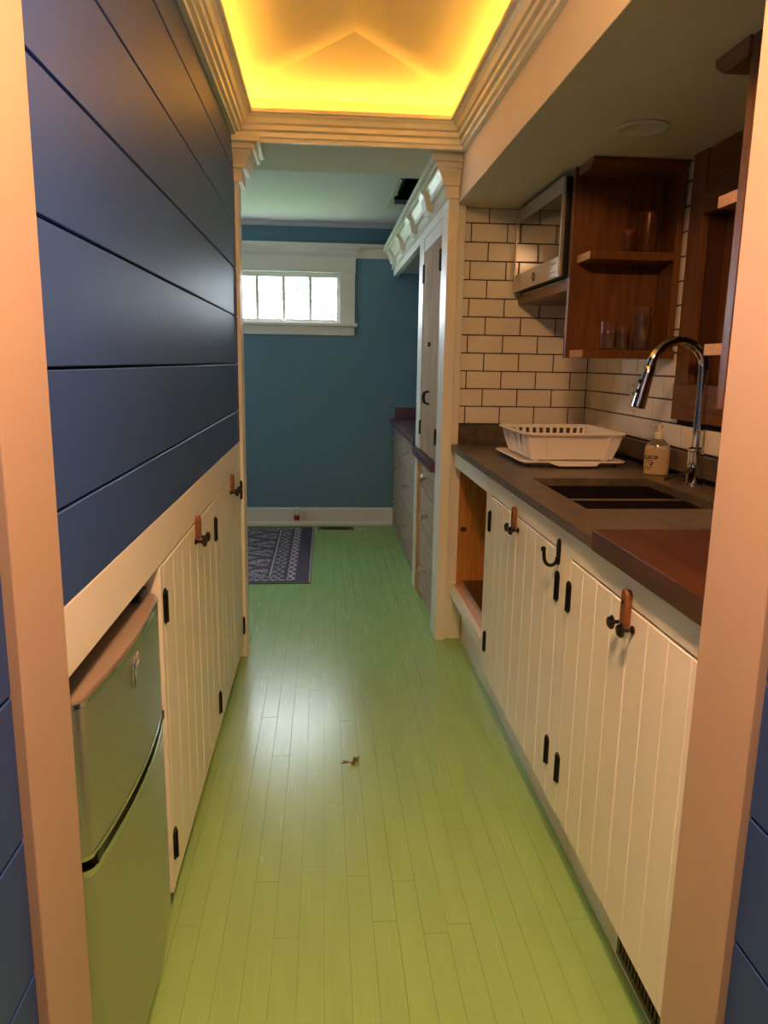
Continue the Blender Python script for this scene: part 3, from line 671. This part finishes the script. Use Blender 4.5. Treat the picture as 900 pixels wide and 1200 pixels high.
# rim
rim = MB()
rp = [(-0.010, zt0-0.010), (-0.013, zt0-0.004), (-0.010, zt0), (0.004, zt0), (0.006, zt0-0.006)]
ls = [rrect(rx0+d, rx1-d, ry0+d, ry1-d, 0.035, z) for d, z in rp]; rim.loops(ls+[ls[0]], caps=False)
put('rim', rim, 'plastic', rk, smooth=True)
def wallpt(side, u, h, off=0.0):
    """u 0..1 along a side, h 0..1 up; the walls flare outward to the top"""
    k = ins*(1-h)**1.6 + 0.006*(h < 1) - off; z = zb0+(zt0-0.006-zb0)*h
    x0, x1, y0, y1 = rx0+k, rx1-k, ry0+k, ry1-k
    return {'f': (x0+(x1-x0)*u, y0, z), 'b': (x0+(x1-x0)*u, y1, z), 'l': (x0, y0+(y1-y0)*u, z), 'r': (x1, y0+(y1-y0)*u, z)}[side]
def strip(side, u0, u1, h0, h1, nm, t=0.003):
    hs = [h0+(h1-h0)*i/5 for i in range(6)]
    put(nm, MB().loops([[wallpt(side, u0, h), wallpt(side, u1, h), wallpt(side, u1, h, -t), wallpt(side, u0, h, -t)] for h in hs]), 'plastic', rk)
strip('f', 0.0, 1.0, 0.0, 1.0, 'front_wall')
strip('r', 0.0, 1.0, 0.0, 1.0, 'side_wall')
for side, cuts in (('l', 9), ('b', 12)):
    strip(side, 0, 1, 0.0, 0.16, 'lower_band'); strip(side, 0, 1, 0.92, 1.0, 'upper_band')
    for i in range(cuts+1):
        u = i/cuts; e = 0.21/cuts
        if i in (0, cuts): e *= 1.6
        strip(side, max(0, u-e), min(1, u+e), 0.16, 0.92, 'bar', 0.004)
for side, u0, u1 in (('f', 0.14, 0.20), ('f', 0.86, 0.92)):
    hs = [i/5 for i in range(6)]
    put('rib', MB().loops([[wallpt(side, u0, h, 0.006), wallpt(side, u1, h, 0.006), wallpt(side, u1, h, 0), wallpt(side, u0, h, 0)] for h in hs]), 'plastic', rk)
for cx, cy_ in ((rx0+0.05, ry0+0.05), (rx1-0.05, ry0+0.05), (rx0+0.05, ry1-0.05), (rx1-0.05, ry1-0.05)):
    put('leg', MB().lathe([(0.012, tz+0.0185-0.009), (0.012, zb0)], (cx, cy_, 0), 'z', 10), 'plastic', rk)
for i in range(9):
    xx = rx0+ins+0.012+i*(rx1-rx0-2*ins-0.024)/8
    bx('floor_slat', 'plastic', xx-0.006, xx+0.006, ry0+ins+0.004, ry1-ins-0.004, zb0, zb0+0.004, rk)
for i in range(2):
    yy = ry0+0.12+i*0.24
    bx('cross_slat', 'plastic', rx0+ins+0.004, rx1-ins-0.004, yy-0.006, yy+0.006, zb0-0.0045, zb0-0.0002, rk)
tag(rk, 'empty white plastic dish rack standing in its tray', 'dish rack')

# socket on the tiled side wall
so = empty('wall_socket', (XS-0.008, 2.86, 1.12))
put('plate', MB().box(XS-0.0135, XS-0.0085, 2.82, 2.898, 1.122, 1.25), 'socket', so, bevel=0.002)
for z in (1.156, 1.214):
    f = bx('outlet', 'socket', XS-0.0155, XS-0.0137, 2.838, 2.880, z-0.019, z+0.019, so)
    for yy in (2.851, 2.866): bx('slot', 'black', XS-0.0162, XS-0.0156, yy-0.0015, yy+0.0015, z-0.003, z+0.008, f)
bx('button', 'black', XS-0.0155, XS-0.0137, 2.853, 2.865, 1.181, 1.186, so); bx('button', 'black', XS-0.0155, XS-0.0137, 2.853, 2.865, 1.1885, 1.1935, so)
tag(so, 'ivory wall socket on the tiles behind the faucet', 'socket')

# ---- microwave on its wooden shelf
YP = 2.69
ms = empty('microwave_shelf', (1.03, 3.05, 1.55))
put('board', MB().box(0.862, XS-0.0125, YP+0.022, YT-0.013, 1.552, 1.588), 'wood_h', ms, bevel=0.002)
tag(ms, 'thick wooden shelf carrying the microwave in the tiled corner', 'shelf')
mw = empty('microwave', (1.0, 3.0, 1.589))
mx, my0, my1, mz0, mz1 = 0.830, 2.725, 3.385, 1.600, 1.935
put('body', MB().box(mx+0.009, 1.17, my0+0.001, my1, mz0, mz1), 'black', mw, bevel=0.003)
put('door', MB().box(mx, mx+0.0085, my0, my1, mz1-0.052, mz1).box(mx, mx+0.0085, my0, my0+0.014, mz0+0.07, mz1-0.052).box(mx, mx+0.0085, my1-0.012, my1, mz0+0.07, mz1-0.052).box(mx, mx+0.0085, my0, my1, mz0, mz0+0.07), 'mwsteel', mw)
bx('door_glass', 'blackglass', mx+0.003, mx+0.0084, my0+0.014, my1-0.012, mz0+0.07, mz1-0.052, mw)
bx('control_panel', 'mwsteel', mx-0.003, mx-0.0003, my0+0.006, my0+0.115, mz0+0.006, mz0+0.066, mw)
for z in (0.018, 0.048): bx('control_line', 'black', mx-0.0038, mx-0.0032, my0+0.03, my0+0.095, mz0+z, mz0+z+0.003, mw)
em = MB()
n = 20
lo = [[(mx-0.0003+(-0.002 if q in (1, 2) else 0), 3.06+rr*math.cos(2*math.pi*k/n), mz0+0.034+rr*math.sin(2*math.pi*k/n)) for k in range(n)] for q, rr in enumerate((0.017, 0.017, 0.013, 0.013))]
em.loops(lo+[lo[0]], caps=False)
put('emblem', em, 'darkwood', mw)
for a in (my0+0.06, my1-0.06):
    for b in (0.90, 1.14): put('foot', MB().lathe([(0.012, 1.5882), (0.014, 1.5998)], (b, a, 0), 'z', 10), 'black', mw)
put('vent_bar', MB().box(mx+0.035, mx+0.044, my0+0.01, my1-0.03, 1.5885, 1.5960), 'mwsteel', mw, bevel=0.001)
tag(mw, 'built-in steel framed microwave with a dark glass door', 'microwave')

# ---- open wooden end shelves, far unit
su = empty('end_shelf_unit', (1.03, 2.62, 1.32))
put('end_panel', MB().box(0.868, XS-0.0125, YP, YP+0.020, 1.317, 1.9555), 'wood', su, bevel=0.001)
put('edge_strip', MB().box(0.858, 0.8678, YP-0.004, YP+0.021, 1.317, 1.9555), 'wood', su, bevel=0.001)
put('side_board', MB().box(XS-0.034, XS-0.0125, 2.56, YP-0.0005, 1.345, 1.925), 'wood', su, bevel=0.001)
put('shelf', MB().box(0.882, XS-0.0345, 2.555, YP-0.0005, 1.640, 1.666), 'wood_h', su, bevel=0.001)
put('shelf', MB().box(0.875, XS-0.0125, 2.548, YP-0.0005, 1.318, 1.344), 'wood_h', su, bevel=0.001)
bx('end_grain', 'endgrain', 0.8805, 0.8818, 2.556, YP-0.006, 1.6405, 1.6655, su)
bx('end_grain', 'endgrain', 0.8735, 0.8748, 2.549, YP-0.006, 1.3185, 1.3435, su)
put('cornice', MB().prism([(2.545, 1.945), (2.545, 1.9555), (YP-0.001, 1.9555), (YP-0.001, 1.926), (2.58, 1.926)], 'x', 0.869, XS-0.0125), 'wood_h', su)
tag(su, 'open wooden end shelves beside the microwave holding glasses', 'shelf unit')
# near unit (mirrored)
sn = empty('end_shelf_unit', (1.03, 1.66, 1.32))
put('end_panel', MB().box(0.888, XS-0.0125, 1.60, 1.622, 1.20, 1.9555), 'wood', sn, bevel=0.001)
put('edge_strip', MB().box(0.870, 0.8878, 1.596, 1.626, 1.20, 1.9555), 'wood', sn, bevel=0.001)
for z in (1.640, 1.318):
    put('shelf', MB().box(0.882, XS-0.0125, 1.6225, 1.725, z, z+0.026), 'wood_h', sn, bevel=0.001)
    bx('end_grain', 'endgrain', 0.8805, 0.8818, 1.6275, 1.724, z+0.0005, z+0.0255, sn)
put('cornice', MB().prism([(1.76, 1.940), (1.76, 1.9555), (1.6225, 1.9555), (1.6225, 1.915), (1.72, 1.915)], 'x', 0.862, XS-0.0125), 'wood_h', sn)
tag(sn, 'open wooden end shelves standing beside the peach-white casing', 'shelf unit')

# ---- wooden window in the side wall
cx0, cx1 = XS-0.026, XS-0.0020
w2 = struct(put('window_2', MB().box(cx0, cx1, 2.405, 2.497, 1.236, 1.956), 'wood', bevel=0.001), 'wooden cased window with dark panes above the faucet', 'window')
put('head_casing', MB().box(cx0-0.003, cx1, 1.63, 2.404, 1.762, 1.850), 'wood_h', w2, bevel=0.001)
put('frieze_board', MB().box(cx0-0.006, cx1, 1.63, 2.545, 1.8505, 1.956), 'wood_h', w2, bevel=0.001) if False else put('frieze_board', MB().box(cx0+0.004, cx1, 1.63, 2.404, 1.8505, 1.956), 'wood_h', w2)
put('apron', MB().box(cx0-0.002, cx1, 1.63, 2.497, 1.118, 1.235), 'wood_h', w2, bevel=0.001)
put('reveal', MB().box(XS-0.001, 1.29, 2.40, 2.418, 1.236, 1.762).box(XS-0.001, 1.29, 1.705, 2.40, 1.205, 1.236).box(XS-0.001, 1.29, 1.705, 2.40, 1.762, 1.768).box(XS-0.001, 1.29, 1.705, 1.72, 1.236, 1.762), 'darkwood', w2)
put('sash', MB().box(1.262, 1.285, 2.345, 2.40, 1.236, 1.762).box(1.262, 1.285, 1.72, 1.775, 1.236, 1.762).box(1.262, 1.285, 1.775, 2.345, 1.236, 1.29).box(1.262, 1.285, 1.775, 2.345, 1.708, 1.762), 'wood', w2)
bx('pane', 'blackglass', 1.270, 1.276, 1.775, 2.345, 1.29, 1.708, w2)

# ---- glasses on the shelves
def tumbler(x, y, z, r, h, m, label, stem=False):
    t = 0.0022
    if stem: prof = [(0.001, 0), (r, 0), (r, 0.003), (0.006, 0.006), (0.004, 0.02), (0.004, h*0.45), (r*0.7, h*0.55), (r, h*0.8), (r*0.86, h), (r*0.86-t, h), (r-t, h*0.8), (r*0.7-t, h*0.56), (0.001, h*0.5)]
    else: prof = [(0.001, 0), (r*0.86, 0), (r*0.9, 0.003), (r, h), (r-t, h), (r*0.9-t, 0.009), (0.001, 0.008)]
    o = put('drinking_glass', MB().lathe(prof, (x, y, z), 'z', 24), m, None, smooth=True)
    return tag(o, label, 'glass', 'glasses on the end shelves')
tumbler(1.035, 2.62, 1.6664, 0.026, 0.075, 'amberglass', 'short amber glass on the upper end shelf')
tumbler(1.105, 2.625, 1.6664, 0.033, 0.135, 'amberglass', 'tall amber glass on the upper end shelf')
tumbler(0.985, 2.62, 1.3444, 0.029, 0.095, 'glass', 'short clear tumbler on the lower end shelf standing near its pale end grain')
tumbler(1.043, 2.635, 1.3444, 0.025, 0.080, 'glass', 'short clear tumbler on the lower end shelf standing next to the tall glass')
tumbler(1.100, 2.615, 1.3444, 0.030, 0.150, 'glass', 'tall clear glass on the lower end shelf')

# recessed lamp in the soffit
rl = empty('recessed_light', (0.90, 2.245, 1.957))
put('trim_ring', MB().lathe([(0.052, 1.9568), (0.076, 1.9568), (0.078, 1.953), (0.074, 1.9505), (0.056, 1.9505), (0.052, 1.953)], (0.90, 2.245, 0), 'z', 32), 'white', rl, smooth=True)
put('lens', MB().lathe([(0.001, 1.954), (0.0515, 1.954), (0.0515, 1.9565), (0.001, 1.9565)], (0.90, 2.245, 0), 'z', 32), 'lens', rl)
tag(rl, 'round recessed light switched off in the soffit', 'light')

# ================================================================== FAR ROOM BUILT-INS
XP = 0.528
pc = empty('tall_cupboard', (0.85, 3.9, 0))
bx('stile', 'white', XP, XP+0.022, 3.502, 3.53, 0, 1.929, pc, bevel=0.001); bx('stile', 'white', XP-0.004, XP+0.022, 4.12, 4.30, 0.822, 1.929, pc, bevel=0.001)
bx('stile', 'white', XP-0.004, XP+0.022, 4.215, 4.30, 0, 0.776, pc, bevel=0.001); bx('rail', 'white', XP, XP+0.022, 3.53, 4.12, 1.862, 1.929, pc, bevel=0.001)
bx('carcass', 'ceil', XP+0.023, 1.2, 3.505, 4.30, 0.0, 1.929, pc)
def pd(y0, y1, hy, ky):
    d = plank_door(pc, XP, -1, y0, y1, 0.825, 1.858, 4, 'pickled')
    for a, b in ((1.70, 1.80), (0.905, 0.985)): hinge(d, XP, hy, a, b, -1, 0.028)
    put('pull', MB().tube([(XP-0.001, ky, 1.085), (XP-0.022, ky, 1.093), (XP-0.028, ky, 1.118), (XP-0.022, ky, 1.142), (XP-0.001, ky, 1.150)], 0.005, 8), 'iron', d, smooth=True)
pd(3.533, 3.822, 3.533, 3.80); pd(3.826, 4.117, 4.117, 3.848)
bx('catch', 'iron', XP-0.014, XP-0.0005, 3.80, 3.848, 1.372, 1.392, pc)
bx('niche_strip', 'pine', XP+0.004, XP+0.0225, 4.03, 4.214, 0.0, 0.776, pc)
zs = [0.045, 0.375, 0.62, 0.772]
for i in range(3):
    d = put('drawer', MB().box(XP+0.001, XP+0.0225, 3.533, 4.027, zs[i]+0.003, zs[i+1]-0.002), 'pickled_h', pc, bevel=0.002)
    knob(d, XP+0.001, 3.75, (zs[i]+zs[i+1])/2+0.02, -1, 'nickel', 1.35)
put('ledge', MB().box(XP-0.022, XP+0.022, 3.545, 4.31, 0.777, 0.818), 'purple', pc, bevel=0.002)
tag(pc, 'tall pale wood cupboard with plank doors above drawers', 'cupboard')
# stile between post and cupboard
struct(bx('trim_13', 'white', XP-0.004, XP+0.02, 3.3995, 3.502, 0, 1.98, bevel=0.001), 'white stile between the post and the tall cupboard', 'stile') if False else None
dc = empty('drawer_cabinet', (0.8, 5.1, 0))
XD = 0.552
bx('carcass', 'pickled_h', XD+0.02, 1.2, 4.32, YB-0.001, 0.0, 0.815, dc)
bx('base_rail', 'pickled_h', XD-0.002, XD+0.02, 4.32, YB-0.001, 0.0, 0.06, dc)
for (a, b) in ((4.33, 5.28), (5.29, 5.905)):
    zs = [0.065, 0.37, 0.595, 0.805]
    for i in range(3):
        d = put('drawer', MB().box(XD, XD+0.0195, a, b, zs[i]+0.002, zs[i+1]-0.002), 'pickled_h', dc, bevel=0.002)
        knob(d, XD, 4.83 if a < 5 else 5.70, (zs[i]+zs[i+1])/2+0.02, -1, 'nickel', 1.35)
tag(dc, 'low pale wood drawer cabinet against the far wall', 'drawer cabinet')
fw = empty('dark_worktop', (0.85, 5.1, 0.8155))
put('slab', MB().box(0.515, 1.22, 4.325, YB-0.001, 0.8155, 0.856), 'purple', fw, bevel=0.003)
put('upstand', MB().box(0.555, 1.22, YB-0.022, YB-0.001, 0.8565, 0.945), 'purple', fw, bevel=0.002)
tag(fw, 'dark purple-brown wooden worktop on the far drawers', 'worktop')

# ================================================================== FLOOR THINGS
rug = put('area_rug', MB().box(-1.75, -0.079, 4.29, 5.83, 0.0003, 0.007), 'rug', None, bevel=0.002)
tag(rug, 'dark grey and cream patterned rug below the transom window', 'rug')
fv = empty('floor_vent', (0.08, 5.79, 0))
put('frame', MB().box(-0.052, 0.235, 5.745, 5.758, 0.0003, 0.005).box(-0.052, 0.235, 5.822, 5.836, 0.0003, 0.005).box(-0.052, -0.025, 5.758, 5.822, 0.0003, 0.005).box(0.205, 0.235, 5.758, 5.822, 0.0003, 0.005), 'vent', fv)
bx('backing', 'vent_dark', -0.025, 0.205, 5.758, 5.822, 0.0003, 0.0012, fv)
for i in range(16): bx('slat', 'vent', -0.02+i*0.014, -0.0165+i*0.014, 5.758, 5.822, 0.0013, 0.0045, fv)
tag(fv, 'brown metal floor vent beside the rug', 'vent')
# outlet and plug-in freshener on the far baseboard
fo = empty('wall_socket', (-0.165, YB-0.015, 0.05))
put('plate', MB().box(-0.205, -0.132, YB-0.019, YB-0.0145, 0.052, 0.116), 'socket', fo, bevel=0.0015)
for zc in (0.072, 0.097):
    for xc in (-0.168, -0.158): bx('slot', 'black', xc-0.0018, xc+0.0018, YB-0.0197, YB-0.0191, zc-0.004, zc+0.005, fo)
tag(fo, 'ivory wall socket set sideways in the far baseboard', 'socket')
pf = empty('plug_in_freshener', (-0.215, YB-0.045, 0.05))
put('bottle', MB().lathe([(0.001, 0.05), (0.020, 0.05), (0.024, 0.056), (0.024, 0.088)], (-0.217, YB-0.046, 0), 'z', 18), 'oil', pf, smooth=True)
put('upper_glass', MB().lathe([(0.024, 0.0882), (0.021, 0.125), (0.018, 0.138)], (-0.217, YB-0.046, 0), 'z', 18), 'glass', pf, smooth=True)
put('cap', MB().lathe([(0.018, 0.1382), (0.019, 0.142), (0.019, 0.150), (0.001, 0.152)], (-0.217, YB-0.046, 0), 'z', 18), 'plastic', pf, smooth=True)
tag(pf, 'small plug-in freshener with red oil on the far baseboard', 'air freshener')
# dry leaf
lf = MB(); cx_, cy_ = 0.088, 2.25
outl = [(-0.032, -0.006), (-0.022, 0.001), (-0.008, -0.006), (0.004, -0.004), (0.008, 0.012), (0.010, 0.030), (0.016, 0.034), (0.018, 0.028), (0.030, 0.028), (0.024, 0.014), (0.014, 0.002), (0.012, -0.012), (0.002, -0.022), (-0.004, -0.014), (-0.018, -0.010)]
top = [(cx_+u, cy_+v, 0.004+0.010*abs(math.sin(u*90+v*60))) for u, v in outl]; bot = [(a, b, c-0.0012) for a, b, c in top]
lf.loops([bot, top])
tag(put('dry_leaf', lf, 'leaf'), 'curled brown dry leaf on the green floor', 'leaf')

# ================================================================== HALL LAMP, OUTSIDE
hl = empty('pendant_lamp', (0.1, 0.60, 2.07))
put('canopy', MB().lathe([(0.05, 2.4195), (0.05, 2.405), (0.01, 2.40)], (0.1, 0.60, 0), 'z', 20), 'chrome_trim', hl, smooth=True)
put('cord', MB().lathe([(0.004, 2.40), (0.004, 2.172)], (0.1, 0.60, 0), 'z', 8), 'black', hl)
put('cap', MB().lathe([(0.01, 2.172), (0.04, 2.165), (0.10, 2.142), (0.122, 2.128), (0.118, 2.126), (0.001, 2.15)], (0.1, 0.60, 0), 'z', 28), 'chrome_trim', hl, smooth=True)
put('globe', MB().lathe([(0.001, 2.07), (0.05, 2.075), (0.09, 2.09), (0.112, 2.11), (0.114, 2.125), (0.001, 2.1255)], (0.1, 0.60, 0), 'z', 28), 'lamp', hl, smooth=True)
tag(hl, 'glowing pendant lamp hanging in the hall before the casings', 'lamp')
struct(bx('ground', 'grass', -12, 12, 6.1, 24, -0.6, -0.5), 'lawn outside the far window', 'ground')
tt = empty('tree', (-0.1, 10.5, -0.5))
put('trunk', MB().tube([(0.25, 10.5, -0.5), (0.3, 10.5, 1.0), (0.2, 10.5, 2.2), (0.25, 10.5, 3.0)], [0.07, 0.055, 0.04, 0.02], 10), 'bark', tt, smooth=True)
lv_ = MB()
for cx_, cz_, s_, n_ in ((-0.33, 2.25, 0.26, 60), (0.02, 1.99, 0.24, 90), (-0.75, 2.1, 0.2, 18), (0.5, 2.7, 0.4, 60)):
    for i in range(n_):
        p = Vector((cx_+random.gauss(0, s_*0.5), 10.5+random.gauss(0, 0.2), cz_+random.gauss(0, s_*0.5)))
        a = Vector((random.uniform(-1, 1), random.uniform(-1, 1), random.uniform(-1, 1))).normalized()*0.035
        b = a.cross(Vector((random.random(), random.random(), random.random()+.1))).normalized()*0.016
        c = a.cross(b).normalized()*0.003
        lv_.add([p-a, p+b, p+a, p-b, p+c], [(0, 1, 4), (1, 2, 4), (2, 3, 4), (3, 0, 4), (0, 3, 2, 1)])
o = put('foliage', lv_, 'leafgreen', tt); o['kind'] = 'stuff'
tag(tt, 'sparse leafy tree outside the transom window', 'tree')
